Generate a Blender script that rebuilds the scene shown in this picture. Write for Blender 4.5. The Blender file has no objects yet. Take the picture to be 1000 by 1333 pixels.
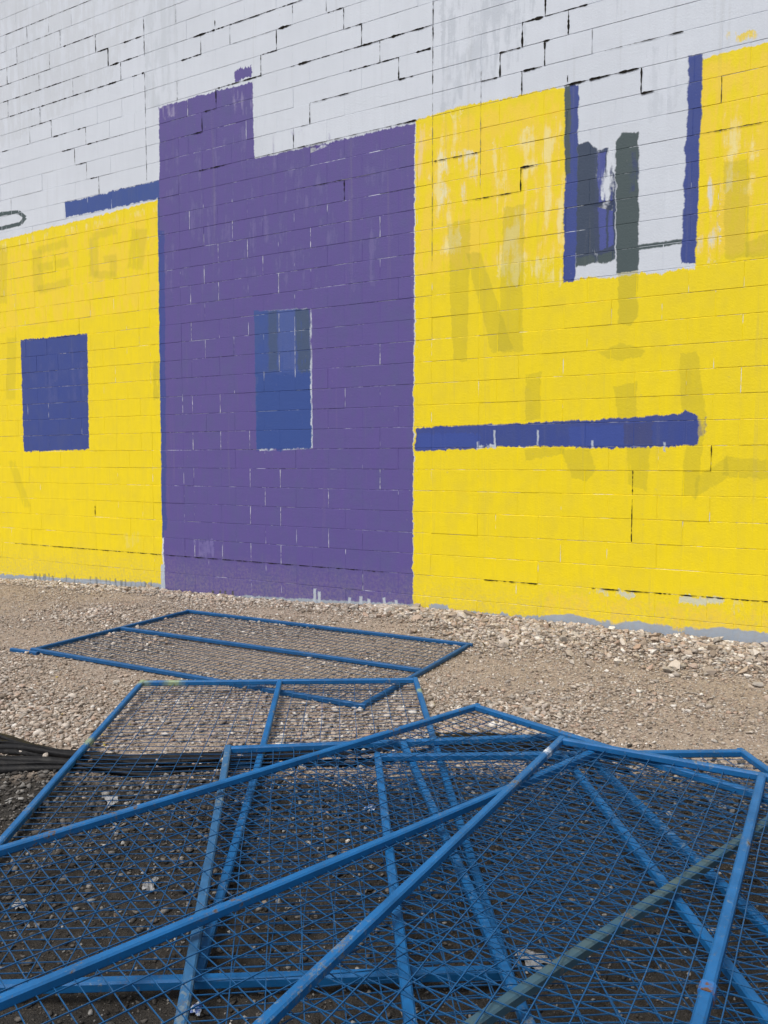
import bpy, math, random
import numpy as np
from mathutils import Vector, Matrix
random.seed(7); rng = np.random.default_rng(11)
S = bpy.context.scene
COL = S.collection

# ------------------------------------------------------------------ camera, sky, sun, exposure
CAM_H = 1.5
YAW = math.radians(28.317); PITCH = math.radians(3.805)
FPX, CX, CY = 1000.0, 500.0, 666.5          # focal length and centre in photo pixels (1000 x 1333)
cam_d = bpy.data.cameras.new('camera'); cam = bpy.data.objects.new('camera', cam_d); COL.objects.link(cam)
cam.location = (0, 0, CAM_H)
cam.rotation_euler = (math.pi/2 - PITCH, 0, YAW)
cam_d.sensor_fit = 'VERTICAL'; cam_d.sensor_height = 36.0; cam_d.lens = 36.0*FPX/1333.0
cam_d.clip_start = 0.05; cam_d.clip_end = 2000
S.camera = cam
S.render.resolution_x = 768; S.render.resolution_y = 1024

SUN_EL = math.radians(62); SUN_AZ = math.radians(200)      # azimuth from +Y clockwise: behind the camera
w = bpy.data.worlds.new('World'); S.world = w; w.use_nodes = True
wn = w.node_tree; bg = wn.nodes['Background']
sky = wn.nodes.new('ShaderNodeTexSky'); sky.sky_type = 'NISHITA'; sky.sun_disc = False
sky.sun_elevation = SUN_EL; sky.sun_rotation = SUN_AZ
sky.air_density = 1.0; sky.dust_density = 4.0; sky.ozone_density = 1.0
hs = wn.nodes.new('ShaderNodeHueSaturation'); hs.inputs['Saturation'].default_value = 0.45
wn.links.new(sky.outputs[0], hs.inputs['Color']); wn.links.new(hs.outputs[0], bg.inputs['Color'])
bg.inputs['Strength'].default_value = 0.105
sd = bpy.data.lights.new('sun', 'SUN'); sun = bpy.data.objects.new('sun', sd); COL.objects.link(sun)
sd.energy = 1.45; sd.angle = math.radians(25); sd.color = (1.0, 0.97, 0.92)
sdir = Vector((math.sin(SUN_AZ)*math.cos(SUN_EL), math.cos(SUN_AZ)*math.cos(SUN_EL), math.sin(SUN_EL)))
sun.rotation_euler = sdir.to_track_quat('Z', 'Y').to_euler()
sun.location = (0, -5, 12)
S.view_settings.view_transform = 'Standard'; S.view_settings.look = 'None'
S.view_settings.exposure = 0.70; S.view_settings.gamma = 1.0

# ------------------------------------------------------------------ helpers
HD = np.array([-math.sin(YAW), math.cos(YAW), 0.0]); RT = np.array([math.cos(YAW), math.sin(YAW), 0.0])
FW = HD*math.cos(PITCH) + np.array([0, 0, -math.sin(PITCH)]); UP = np.cross(RT, FW)
WALL_Y = 6.6
def ray(x, y): return FW + RT*(x-CX)/FPX - UP*(y-CY)/FPX
def on_wall(x, y):
    r = ray(x, y); t = WALL_Y/r[1]; return (r[0]*t, r[2]*t + CAM_H)
def on_ground(x, y, z=0.0):
    r = ray(x, y); t = (z-CAM_H)/r[2]; return (r[0]*t, r[1]*t)
def project(P):
    d = np.asarray(P, float) - np.array([0, 0, CAM_H]); z = d@FW
    return CX + FPX*(d@RT)/z, CY - FPX*(d@UP)/z, z

def mesh_obj(name, verts, faces, mat=None, parent=None, smooth=False):
    me = bpy.data.meshes.new(name); me.from_pydata([tuple(v) for v in verts], [], faces); me.update()
    if smooth: me.polygons.foreach_set('use_smooth', [True]*len(me.polygons))
    o = bpy.data.objects.new(name, me); COL.objects.link(o)
    if mat is not None: me.materials.append(mat)
    if parent is not None: o.parent = parent
    return o
def thing(name, label, cat, loc=(0, 0, 0), group=None):
    o = bpy.data.objects.new(name, None); COL.objects.link(o); o.location = loc
    o.empty_display_size = 0.1
    o['label'] = label; o['category'] = cat
    if group: o['group'] = group
    return o

# ------------------------------------------------------------------ shader helpers
class NT:
    def __init__(s, name):
        s.mat = bpy.data.materials.new(name); s.mat.use_nodes = True
        s.t = s.mat.node_tree; s.b = s.t.nodes['Principled BSDF']
    def put(s, sock, v):
        if hasattr(v, 'is_output'): s.t.links.new(v, sock)
        elif isinstance(v, (tuple, list)) and len(v) == 3 and sock.type == 'RGBA': sock.default_value = (*v, 1)
        else: sock.default_value = v
    def m(s, op, a, b=None, c=None, clamp=False):
        n = s.t.nodes.new('ShaderNodeMath'); n.operation = op; n.use_clamp = clamp
        s.put(n.inputs[0], a)
        if b is not None: s.put(n.inputs[1], b)
        if c is not None: s.put(n.inputs[2], c)
        return n.outputs[0]
    def vm(s, op, a, b=None, scale=None):
        n = s.t.nodes.new('ShaderNodeVectorMath'); n.operation = op
        s.put(n.inputs[0], a)
        if b is not None: s.put(n.inputs[1], b)
        if scale is not None: s.put(n.inputs['Scale'], scale)
        return n.outputs['Value' if op in ('DOT_PRODUCT', 'LENGTH', 'DISTANCE') else 'Vector']
    def noise(s, vec, scale=1.0, detail=2.0, rough=0.5, out=0):
        n = s.t.nodes.new('ShaderNodeTexNoise'); s.put(n.inputs['Vector'], vec)
        n.inputs['Scale'].default_value = scale; n.inputs['Detail'].default_value = detail; n.inputs['Roughness'].default_value = rough
        return n.outputs[out]
    def ramp(s, f, stops, interp='LINEAR'):
        n = s.t.nodes.new('ShaderNodeValToRGB'); e = n.color_ramp.elements; n.color_ramp.interpolation = interp
        while len(e) < len(stops): e.new(0.5)
        for i, (p, c) in enumerate(stops):
            e[i].position = p; e[i].color = (*c, 1) if isinstance(c, tuple) else (c, c, c, 1)
        s.put(n.inputs[0], f); return n.outputs[0]
    def mix(s, f, a, b):
        n = s.t.nodes.new('ShaderNodeMix'); n.data_type = 'RGBA'
        s.put(n.inputs[0], f); s.put(n.inputs[6], a); s.put(n.inputs[7], b); return n.outputs[2]
    def step(s, v, lo, hi):      # linear 0..1 between lo and hi
        return s.m('MULTIPLY_ADD', v, 1.0/(hi-lo), -lo/(hi-lo), clamp=True)
    def pos(s):
        return s.t.nodes.new('ShaderNodeNewGeometry').outputs['Position']
    def bump(s, h, strength, dist):
        n = s.t.nodes.new('ShaderNodeBump'); n.inputs['Strength'].default_value = strength; n.inputs['Distance'].default_value = dist
        s.put(n.inputs['Height'], h); s.t.links.new(n.outputs[0], s.b.inputs['Normal'])
    def finish(s, col, rough=0.7, spec=0.3, metal=0.0):
        s.put(s.b.inputs['Base Color'], col); s.put(s.b.inputs['Roughness'], rough)
        s.b.inputs['Specular IOR Level'].default_value = spec; s.b.inputs['Metallic'].default_value = metal
        return s.mat

# ------------------------------------------------------------------ wall paint: flat hand-painted areas, in photo pixels put on the wall
WHITE = (.615, .655, .72); YEL = (.83, .645, .008); PUR = (.112, .082, .280); BLU = (.042, .068, .265)
SLATE = (.066, .092, .098); OLIVE = (.42, .36, .030); GREY = (.33, .385, .46); BLU2 = (.045, .085, .29); PALE = (.84, .76, .42); ORANGE = (.87, .60, .065)
LAYERS = []
def q(pts, col, a=1.0, edge=1.0, streak=None, soft=.010, clip=None):
    """a painted patch: photo corner pixels, colour, opacity, edge roughness, streak = coverage threshold"""
    P = [on_wall(*p) for p in pts]
    ar = sum(P[i][0]*P[(i+1) % len(P)][1] - P[(i+1) % len(P)][0]*P[i][1] for i in range(len(P)))
    if ar < 0: P = P[::-1]
    for i in range(len(P)):
        (a_, b_), (c_, d_), (e_, f_) = P[i], P[(i+1) % len(P)], P[(i+2) % len(P)]
        if (c_-a_)*(f_-d_)-(d_-b_)*(e_-c_) < -.004: print('NONCONVEX', pts)
    LAYERS.append(dict(P=P, col=col, a=a, edge=edge, streak=streak, soft=soft))
def st(p0, p1, wpx, col, **k):
    """a straight brush stroke between two photo pixels"""
    d = np.array(p1, float)-np.array(p0, float); d /= np.hypot(*d); n = np.array([-d[1], d[0]])*wpx/2
    a = np.array(p0, float); b = np.array(p1, float)
    q([a+n, b+n, b-n, a-n], col, **k)
R2 = lambda x, y: (500+x/2, y/2)
R4 = lambda x, y: (500+x/2, 400+y/2)
# cloudy, greyer roller patches on the white
q([(188, -20), (230, -20), (232, 140), (190, 140)], (.50, .54, .59), a=.55, edge=2, streak=.42)
q([(575, -20), (705, -20), (680, 75), (570, 150)], (.47, .51, .57), a=.7, edge=3, streak=.45)
q([(0, -20), (200, -20), (140, 110), (-10, 200)], (.53, .56, .60), a=.5, edge=3, streak=.40)
q([(840, 60), (890, 60), (890, 130), (845, 160)], (.50, .54, .60), a=.5, edge=2, streak=.45)
# grey primer strip along the foot of the whole wall
q([(-900, 668), (1300, 800), (1300, 1000), (-900, 900)], GREY, edge=1.5)
# yellow, left house
q([(-900, 545), (207, 260), (212, 760), (-900, 693)], YEL, edge=1.0)
q([(0, 330), (206, 275), (206, 268), (0, 318)], PALE, a=.45, edge=2.5, streak=.5)
q([(-300, 400), (204, 272), (205, 400), (-300, 480)], ORANGE, a=.45, edge=2, streak=.42, soft=.05)
for p in [((3, 320), (2, 395), 14), ((48, 325), (50, 380), 13), ((50, 350), (90, 340), 11), ((50, 378), (92, 366), 10), ((50, 326), (88, 316), 10),
          ((122, 310), (122, 360), 12), ((122, 358), (150, 358), 10), ((148, 338), (148, 360), 9), ((120, 308), (152, 300), 9), ((135, 338), (152, 334), 8),
          ((16, 440), (14, 520), 12), ((182, 298), (176, 350), 20), ((15, 600), (36, 660), 9)]:
    st(*p, OLIVE, a=.28, edge=.8, streak=.25, soft=.03)
st((203, 470), (204, 520), 9, OLIVE, a=.4, edge=1, streak=.45)
q([(160, 692), (182, 694), (182, 712), (162, 712)], (.75, .62, .12), a=.6, edge=3, streak=.5)
# blue eave line, blue edge line
q([(84, 264), (212, 233), (212, 257), (86, 283)], BLU2, edge=1.0)
q([(205, 236), (216, 236), (218, 700), (211, 700)], BLU2, edge=.6)
# purple tower
q([(207, 138), (262, 124), (329, 105), (333, 300), (208, 300)], PUR, edge=.9)
q([(305, 91), (327, 86), (328, 100), (306, 106)], PUR, edge=1.6, streak=.22)
q([(208, 240), (331, 207), (540, 160), (537, 786), (214, 771)], PUR, edge=.9)
q([(207, 138), (230, 132), (230, 150), (207, 156)], (.32, .29, .45), a=.7, edge=2, streak=.45)
q([(300, 112), (329, 106), (330, 150), (305, 150)], (.30, .27, .44), a=.6, edge=2, streak=.55)
q([(214, 200), (330, 160), (520, 190), (530, 380), (214, 380)], (.20, .165, .37), a=.38, edge=3, streak=.56)
q([(206, 300), (214, 300), (217, 690), (212, 690)], BLU, a=.75, edge=.8, streak=.15)
q([(250, 704), (278, 704), (280, 724), (254, 724)], (.20, .17, .40), a=.6, edge=3, streak=.5)
# bare drips at the foot of the purple
for x, y0, y1 in [(410, 766, 790), (416, 770, 790), (455, 778, 790), (470, 776, 792), (480, 780, 792), (500, 778, 794), (516, 781, 796)]:
    st((x, y0), (x, y1), 3.5, (.46, .52, .60), edge=.5)
st((212, 735), (212, 775), 5, (.46, .54, .64), edge=.7)
# blue window of the left house
q([(27, 443), (114, 434), (116, 585), (31, 588)], BLU, edge=.9)
q([(40, 455), (105, 450), (110, 520), (45, 530)], (.075, .095, .29), a=.6, edge=3, streak=.52)
# blue window of the tower
q([(338, 405), (405.5, 401), (407, 584), (338, 587)], (.55, .6, .68), a=1.0, edge=.5, streak=.40)
q([(331, 405), (403, 402), (405, 583), (334, 585)], BLU2, edge=.6)
q([(349, 405), (361, 404), (362, 482), (350, 484)], SLATE, a=.45, edge=1, streak=.25, soft=.03)
q([(384, 403), (403, 402), (404, 486), (388, 484)], SLATE, a=.6, edge=1, streak=.25, soft=.03)
q([(362, 404), (384, 403), (386, 480), (363, 482)], (.09, .125, .33), a=.45, edge=1, streak=.3, soft=.03)
q([(334, 486), (404, 486), (405, 583), (335, 585)], (.035, .075, .27), a=.8, edge=2)
# yellow, right house, around the unpainted window
q([(541, 156), (592, 140), (736, 113), (737, 400), (540, 400)], YEL, edge=1.0)
q([(906, 76), (1000, 55), (1300, -20), (1300, 360), (904, 360)], YEL, edge=1.0)
q([(540, 385), (735, 366), (905, 345), (1300, 300), (1300, 830), (1000, 824), (770, 808), (537, 790)], YEL, edge=1.4)
q([(945, 43), (985, 37), (985, 49), (948, 55)], (.80, .62, .12), edge=2, streak=.45)
# thin, warm coats on the upper right house
q([(543, 166), (734, 122), (734, 330), (543, 360)], ORANGE, a=.6, edge=2, streak=.40, soft=.05)
q([(912, 86), (1200, 20), (1200, 310), (908, 335)], ORANGE, a=.6, edge=2, streak=.40, soft=.05)
q([(572, 200), (625, 195), (625, 262), (575, 262)], (.72, .70, .56), a=.75, edge=3, streak=.50)
q([(560, 150), (600, 142), (600, 330), (562, 330)], PALE, a=.6, edge=3, streak=.52)
q([(640, 180), (735, 150), (735, 370), (650, 370)], PALE, a=.55, edge=3, streak=.52)
q([(541, 160), (556, 158), (554, 250), (541, 260)], (.80, .60, .30), a=.7, edge=3, streak=.5)
q([(905, 235), (940, 215), (934, 340), (905, 340)], (.66, .68, .66), a=.8, edge=3, streak=.52)
q([(938, 140), (985, 125), (985, 250), (938, 250)], PALE, a=.6, edge=3, streak=.50)
# old lettering ghosting through the yellow
G = dict(a=.36, edge=.9, streak=.16, soft=.012)
q([(583, 292), (613, 284), (608, 470), (590, 470)], OLIVE, **G)
q([(607, 330), (626, 330), (668, 455), (640, 458)], OLIVE, **G)
q([(656, 270), (683, 266), (680, 458), (648, 458)], OLIVE, **G)
q([(804, 352), (831, 350), (830, 412), (822, 424), (805, 422)], OLIVE, a=.5, edge=.9, streak=.2, soft=.012)
q([(778, 460), (810, 446), (840, 456), (836, 464), (800, 470)], OLIVE, **G)
q([(684, 487), (704, 484), (704, 545), (684, 548)], OLIVE, **G)
q([(797, 503), (828, 497), (830, 545), (806, 545)], OLIVE, **G)
q([(884, 462), (908, 456), (920, 545), (890, 545)], OLIVE, **G)
q([(895, 545), (920, 545), (908, 645), (887, 645)], OLIVE, **G)
q([(905, 622), (945, 595), (950, 620), (905, 648)], OLIVE, **G)
q([(942, 594), (1005, 600), (1005, 625), (942, 620)], OLIVE, **G)
q([(683, 585), (735, 582), (735, 592), (683, 600)], OLIVE, **G)
q([(728, 585), (768, 585), (776, 610), (765, 626), (746, 622)], OLIVE, **G)
q([(815, 580), (846, 580), (842, 640), (818, 630)], OLIVE, **G)
q([(943, 212), (975, 206), (974, 335), (943, 338)], OLIVE, **G)
q([(970, 316), (1010, 300), (1010, 332), (970, 336)], OLIVE, **G)
# blue bar
q([(541, 558), (640, 552), (640, 583), (541, 587)], BLU, edge=.9)
q([(630, 553), (760, 547), (760, 581), (630, 582)], BLU, edge=.9)
q([(750, 548), (880, 539), (880, 582), (750, 584)], BLU, edge=.9)
q([(870, 542), (893, 535), (909, 541), (909, 578), (870, 580)], BLU, edge=.9)
q([(895, 546), (920, 544), (919, 565), (895, 575)], BLU, a=.55, edge=1.5, streak=.4)
q([(541, 566), (624, 564), (624, 580), (541, 584)], (.045, .08, .32), a=.8, edge=1.5, streak=.25)
q([(740, 556), (812, 552), (812, 582), (742, 581)], (.045, .078, .31), a=.8, edge=1, streak=.2)
q([(812, 552), (850, 548), (850, 580), (812, 580)], (.06, .068, .17), a=.6, edge=1, streak=.2)
for x, y0, y1 in [(622, 575, 585), (644, 560, 583), (700, 560, 580), (771, 574, 584), (865, 576, 588)]:
    st((x, y0), (x, y1), 2.5, (.45, .5, .58), edge=.5, streak=.3)
q([(620, 580), (645, 579), (645, 584), (622, 585)], (.5, .55, .62), edge=1.5, streak=.3)
# unpainted window: blue jambs, dark brush-outs
q([(735, 111), (746, 110), (746, 260), (736, 300)], SLATE, edge=.7, streak=.10)
q([(743, 111), (753, 110), (752, 330), (743, 330)], BLU, edge=.8, streak=.12)
q([(735, 230), (752, 220), (750, 340), (748, 366), (733, 368)], BLU, edge=.8, streak=.08)
q([(752, 187), (764, 184), (777, 192), (777, 342), (750, 347)], (.046, .066, .110), edge=.8, streak=.18)
q([(774, 196), (790, 193), (801, 230), (801, 338), (774, 343)], (.050, .070, .130), edge=.8, streak=.36)
q([(774, 262), (801, 262), (801, 330), (774, 343)], (.046, .064, .120), edge=.8, streak=.25)
q([(778, 199), (788, 198), (789, 322), (780, 325)], (.075, .095, .34), a=.8, edge=.8, streak=.34)
q([(790, 200), (797, 200), (799, 318), (792, 322)], (.075, .095, .34), a=.9, edge=.8, streak=.44)
q([(801, 184), (810, 174), (831, 173), (832, 352), (803, 356)], SLATE, edge=.8, streak=.20)
q([(818, 198), (841, 197), (836, 245), (820, 250)], (.05, .07, .14), edge=1.4, streak=.50)
q([(830, 319), (890, 311), (890, 317), (830, 326)], SLATE, edge=.4, streak=.15)
q([(750, 338), (800, 326), (800, 340), (750, 348)], SLATE, edge=1.2, streak=.3)
q([(897, 73), (915, 69), (906, 342), (887, 343)], BLU, edge=.9)
# primer showing at the foot of the right house, thin coat above it
q([(708, 770), (1000, 800), (1000, 826), (830, 818), (710, 804)], (.82, .58, .05), a=.6, edge=3, streak=.42)
q([(558, 786), (584, 787), (584, 805), (558, 803)], GREY, edge=.9, streak=.15)
q([(584, 797), (645, 802), (645, 815), (584, 810)], GREY, edge=.9, streak=.3)
q([(645, 801), (700, 804), (700, 820), (645, 816)], GREY, edge=.9)
q([(690, 807), (715, 801), (745, 799), (775, 807), (803, 820), (803, 850), (690, 840)], GREY, edge=.5)
q([(780, 816), (832, 808), (893, 824), (893, 855), (780, 850)], GREY, edge=.5)
q([(880, 824), (934, 816), (1015, 828), (1015, 865), (880, 855)], GREY, edge=.5)
q([(770, 766), (825, 771), (825, 777), (770, 773)], (.55, .58, .5), a=.85, edge=2, streak=.4)
q([(885, 776), (940, 781), (940, 788), (885, 784)], (.55, .58, .5), a=.85, edge=2, streak=.4)
q([(955, 782), (980, 785), (975, 800), (955, 798)], (.60, .60, .42), a=.7, edge=2, streak=.45)
# dark drips at the foot of the left house
for x in (46, 52, 58, 64, 69, 86, 97, 103, 118, 126, 131, 138, 143, 150, 158, 163, 171, 176, 184, 190, 197):
    h_ = (x*7919 % 11)
    st((x, 744+(x-40)*.075+h_*.3), (x+.5, 752+(x-40)*.09+h_*.6), 1.2+h_*.28, (.12, .135, .14), a=.75, edge=.8, streak=.40)
for x in (277, 286, 293, 303):
    st((x, 769), (x, 777), 2.5, (.04, .045, .05), edge=.6, streak=.3)
# loop of old lettering at the left edge, above the yellow
for a, b in [((-12, 284), (4, 278)), ((4, 278), (24, 276)), ((24, 276), (33, 283)), ((33, 283), (27, 291)), ((27, 291), (8, 296)), ((8, 296), (-12, 299))]:
    st(a, b, 5, SLATE, edge=.3, streak=.05)

def paint_nodes(n, layers, cover_noise=None):
    p = n.pos()
    sep = n.t.nodes.new('ShaderNodeSeparateXYZ'); n.put(sep.inputs[0], p)
    base_n = n.noise(p, 1.3, 3)
    vs = n.vm('MULTIPLY', p, (14, 0.01, 1.6)); vst = n.noise(vs, 1.0, 4, .65)
    col = n.mix(n.step(vst, .35, .75), WHITE, tuple(c*.955 for c in WHITE))
    col = n.mix(n.step(base_n, .45, .75), col, tuple(c*.93 for c in WHITE))
    if not layers: return col, vst
    A = n.noise(p, 7.0, 3, .6, out=1)
    comb = n.noise(n.vm('MULTIPLY', p, (17, 0.01, 3)), 1.0, 5, .72)
    combh = n.noise(n.vm('MULTIPLY', p, (3, 0.01, 13)), 1.0, 5, .72)
    off = n.vm('SUBTRACT', A, (.5, .5, .5))
    off = n.vm('SCALE', off, scale=.042)
    cx = n.t.nodes.new('ShaderNodeCombineXYZ')
    n.put(cx.inputs[0], n.m('MULTIPLY_ADD', combh, .060, -.030)); n.put(cx.inputs[2], n.m('MULTIPLY_ADD', comb, .085, -.0425))
    off = n.vm('ADD', off, cx.outputs[0])
    cache = {}
    # coarse blotch + vertical streak noise for thin coats
    blot = n.noise(n.vm('MULTIPLY', p, (4.5, .01, 3.0)), 1.0, 5, .68)
    thin = n.m('MULTIPLY_ADD', n.m('ADD', vst, blot), .85, -.35)
    for L in layers:
        e = L['edge']
        if e not in cache: cache[e] = n.vm('ADD', p, n.vm('SCALE', off, scale=e))
        P = L['P']; d = None
        for i in range(len(P)):
            (x0, z0), (x1, z1) = P[i], P[(i+1) % len(P)]
            ln = math.hypot(x1-x0, z1-z0)
            if ln < 1e-4: continue
            nx, nz = (z1-z0)/ln, -(x1-x0)/ln
            s = n.m('SUBTRACT', n.vm('DOT_PRODUCT', cache[e], (nx, 0, nz)), nx*x0+nz*z0)
            d = s if d is None else n.m('MAXIMUM', d, s)
        k = n.m('MULTIPLY_ADD', d, -1.0/L['soft'], .5, clamp=True)
        if L['streak'] is not None: k = n.m('MULTIPLY', k, n.step(thin, L['streak'], L['streak']+.12))
        if L['a'] < 1: k = n.m('MULTIPLY', k, L['a'])
        if cover_noise is not None: k = n.m('MULTIPLY', k, cover_noise(p))
        c = L['col']
        if max(c) > .2 and L['a'] == 1.0:
            c0 = c
            c = n.mix(n.step(vst, .35, .75), c, tuple(v*.93 + (.012 if v < .1 else 0) for v in c0))
            c = n.mix(n.m('MULTIPLY', n.step(blot, .48, .66), .7), c, tuple(v*.90 + (.02 if v < .1 else 0) for v in c0))
        col = n.mix(k, col, c)
    return col, vst

PM = {}
def overlap(L, x0, x1, z0, z1):
    xs = [p[0] for p in L['P']]; zs = [p[1] for p in L['P']]; m = .06*max(1, L['edge'])+L['soft']
    if max(xs)+m < x0 or min(xs)-m > x1 or max(zs)+m < z0 or min(zs)-m > z1: return False
    # separating axis on the patch's own edges (patches are convex or nearly so)
    P = L['P']
    if len(P) == 4:
        for i in range(4):
            (a, b), (c, d) = P[i], P[(i+1) % 4]; ln = math.hypot(c-a, d-b) or 1
            nx, nz = (d-b)/ln, -(c-a)/ln
            if min(nx*(x-a)+nz*(z-b) for x in (x0, x1) for z in (z0, z1)) > m: return False
    return True
ZS = 1.05
def paint_material(x, z):
    zx, zz = math.floor(x/ZS), math.floor(z/ZS)
    ids = tuple(i for i, L in enumerate(LAYERS) if overlap(L, zx*ZS-.28, zx*ZS+ZS+.28, zz*ZS-.15, zz*ZS+ZS+.15))
    if ids not in PM:
        n = NT('painted_block'); col, vst = paint_nodes(n, [LAYERS[i] for i in ids])
        p = n.pos()
        h = n.m('ADD', n.noise(p, 60, 3, .7), n.m('MULTIPLY', n.noise(p, 6, 2), 1.2))
        n.bump(h, .35, .006)
        # slight dust and grime speckle
        col = n.mix(n.m('MULTIPLY', n.step(n.noise(p, 22, 4, .7), .66, .80), .35), col, (.30, .29, .27))
        sp = n.t.nodes.new('ShaderNodeSeparateXYZ'); n.put(sp.inputs[0], p)
        near_foot = n.step(n.m('ADD', sp.outputs[2], n.m('MULTIPLY', n.noise(p, 5, 4, .7), -.5)), .25, -.15)
        col = n.mix(n.m('MULTIPLY', near_foot, n.m('MULTIPLY', n.step(n.noise(p, 30, 4, .75), .40, .68), .40)), col, (.33, .29, .23))
        # faint grime runs
        run = n.noise(n.vm('MULTIPLY', p, (9, .01, .35)), 1.0, 4, .7)
        col = n.mix(n.m('MULTIPLY', n.step(run, .60, .80), .22), col, (.25, .24, .20))
        PM[ids] = n.finish(col, rough=n.m('MULTIPLY_ADD', vst, .25, .48), spec=.25)
    return PM[ids]

# ------------------------------------------------------------------ block wall
CRS, Z0, PIT, XA = .2017, .411, .3982, -5.590
CUTS = [-10.17, -9.69, -6.613, -6.135, -3.050, -2.580, .510, .980, 4.07]
X_MIN, X_MAX, Z_TOP = -13.6, 4.07, 8.7
wall = thing('block_wall', 'long painted concrete block wall with yellow, purple and blue house shapes', 'wall', (0, WALL_Y, 0)); wall['kind'] = 'thing'
def ground_base(x):
    return float(np.interp(x, [-14, -9.5, -6.5, -4.5, -3.2, -1.5, 0, 4], [-.12, -.07, -.01, .07, .12, .125, .12, .10]))
blocks = []
heads = []                                    # head joints
k = -4
while Z0 + k*CRS < Z_TOP:
    z0, z1 = Z0+k*CRS, Z0+(k+1)*CRS
    off = XA + (0 if k % 2 == 0 else PIT/2)
    xs = [X_MIN] + [off+i*PIT for i in range(-30, 40)] + CUTS
    # no joints inside the stacked columns
    xs = sorted(x for x in xs if X_MIN <= x <= X_MAX and not any(CUTS[i]+.01 < x < CUTS[i+1]-.01 for i in (0, 2, 4, 6)))
    out = [xs[0]]
    for x in xs[1:]:
        if x-out[-1] > .05: out.append(x)
        elif x in CUTS: out[-1] = x
    for a, b in zip(out[:-1], out[1:]): blocks.append((a, b, z0, z1, k))
    for x in out[1:-1]: heads.append((x, z0, z1))
    k += 1
GB, GH, BV = .0016, .0012, .0023              # half bed gap, half head gap, arris
def block_geo(w_, h_):
    """front of one block with rounded arrises, centred, front face at y=0, 3 cm deep"""
    x, z = w_/2, h_/2; v = []
    for (dx, dy) in ((BV, 0.0), (BV*.3, BV*.35), (0, BV), (0, .03)):
        v += [(-x+dx, dy, -z+dx), (x-dx, dy, -z+dx), (x-dx, dy, z-dx), (-x+dx, dy, z-dx)]
    f = [(0, 1, 2, 3)]
    for r in range(3):
        for i in range(4):
            j = (i+1) % 4; f.append((r*4+j, r*4+i, r*4+4+i, r*4+4+j))
    return v, f
def block_px(b):
    x, z = (b[0]+b[1])/2, (b[2]+b[3])/2
    c = [project((xx, WALL_Y, zz)) for xx in (b[0], b[1]) for zz in (b[2], b[3])]
    if any(p[2] < .2 for p in c): return 0
    u0, u1 = max(0, min(p[0] for p in c)), min(1000, max(p[0] for p in c)); v0, v1 = max(0, min(p[1] for p in c)), min(1333, max(p[1] for p in c))
    if u1 <= u0 or v1 <= v0 or z < ground_base(x)-.05: return 0
    return (u1-u0)*(v1-v0)
blocks.sort(key=block_px, reverse=True)
geo_cache = {}
sv, sf, smi, smats = [], [], [], []
for i, b in enumerate(blocks):
    x, z = (b[0]+b[1])/2, (b[2]+b[3])/2
    w_, h_ = b[1]-b[0]-2*GH, b[3]-b[2]-2*GB
    mat = paint_material(x, z)
    dy = random.gauss(0, .0009)
    if i < 300:
        key = (round(w_, 3), round(h_, 3))
        if key not in geo_cache:
            v, f = block_geo(w_, h_); me = bpy.data.meshes.new('block'); me.from_pydata(v, [], f); me.update(); me.materials.append(None); geo_cache[key] = me
        o = bpy.data.objects.new('block', geo_cache[key]); COL.objects.link(o); o.parent = wall
        o.location = (x, dy, z); o.material_slots[0].link = 'OBJECT'; o.material_slots[0].material = mat
        o.rotation_euler = (random.gauss(0, .003), 0, random.gauss(0, .0015))
    else:
        v, f = block_geo(w_, h_); n0 = len(sv)
        sv += [(a+x, c+dy, d+z) for a, c, d in v]; sf += [tuple(j+n0 for j in t) for t in f]
        if mat not in smats: smats.append(mat)
        smi += [smats.index(mat)]*len(f)
rest = mesh_obj('block_courses', sv, sf, None, wall); rest['kind'] = 'stuff'
for m_ in smats: rest.data.materials.append(m_)
rest.data.polygons.foreach_set('material_index', smi)
# mortar: bed sheet behind the blocks, head strips a little further forward
big = [L for L in LAYERS if L['a'] == 1.0 and max(abs(L['P'][0][0]-p[0]) for p in L['P'])*max(abs(L['P'][0][1]-p[1]) for p in L['P']) > .06]
n = NT('bed_mortar'); col, _ = paint_nodes(n, big, lambda p: n.step(n.noise(p, 4, 4, .75), .40, .50)); MB_ = n.finish(n.mix(n.m('MULTIPLY', n.step(n.noise(n.pos(), 3.1, 4, .7), .50, .62), .40), col, (.10, .10, .10)), .85, .1)
n = NT('head_mortar'); col, _ = paint_nodes(n, big, lambda p: n.step(n.noise(p, 2.6, 3, .7), .36, .42)); MH_ = n.finish(col, .85, .1)
MD = .0028
mv = [(X_MIN, MD, -.6), (X_MAX, MD, -.6), (X_MAX, MD, Z_TOP), (X_MIN, MD, Z_TOP), (X_MIN, .30, -.6), (X_MAX, .30, -.6), (X_MAX, .30, Z_TOP), (X_MIN, .30, Z_TOP)]
mf = [(0, 1, 2, 3), (5, 4, 7, 6), (4, 0, 3, 7), (1, 5, 6, 2), (3, 2, 6, 7), (4, 5, 1, 0)]
mi = [0]*6
for x, z0, z1 in heads:
    n0 = len(mv); y = .0009
    mv += [(x-.0030, y, z0+.004), (x+.0030, y, z0+.004), (x+.0030, y, z1-.004), (x-.0030, y, z1-.004)]
    mf.append((n0, n0+1, n0+2, n0+3)); mi.append(1)
mo = mesh_obj('mortar', mv, mf, MB_, wall); mo.data.materials.append(MH_); mo.data.polygons.foreach_set('material_index', mi)

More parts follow.
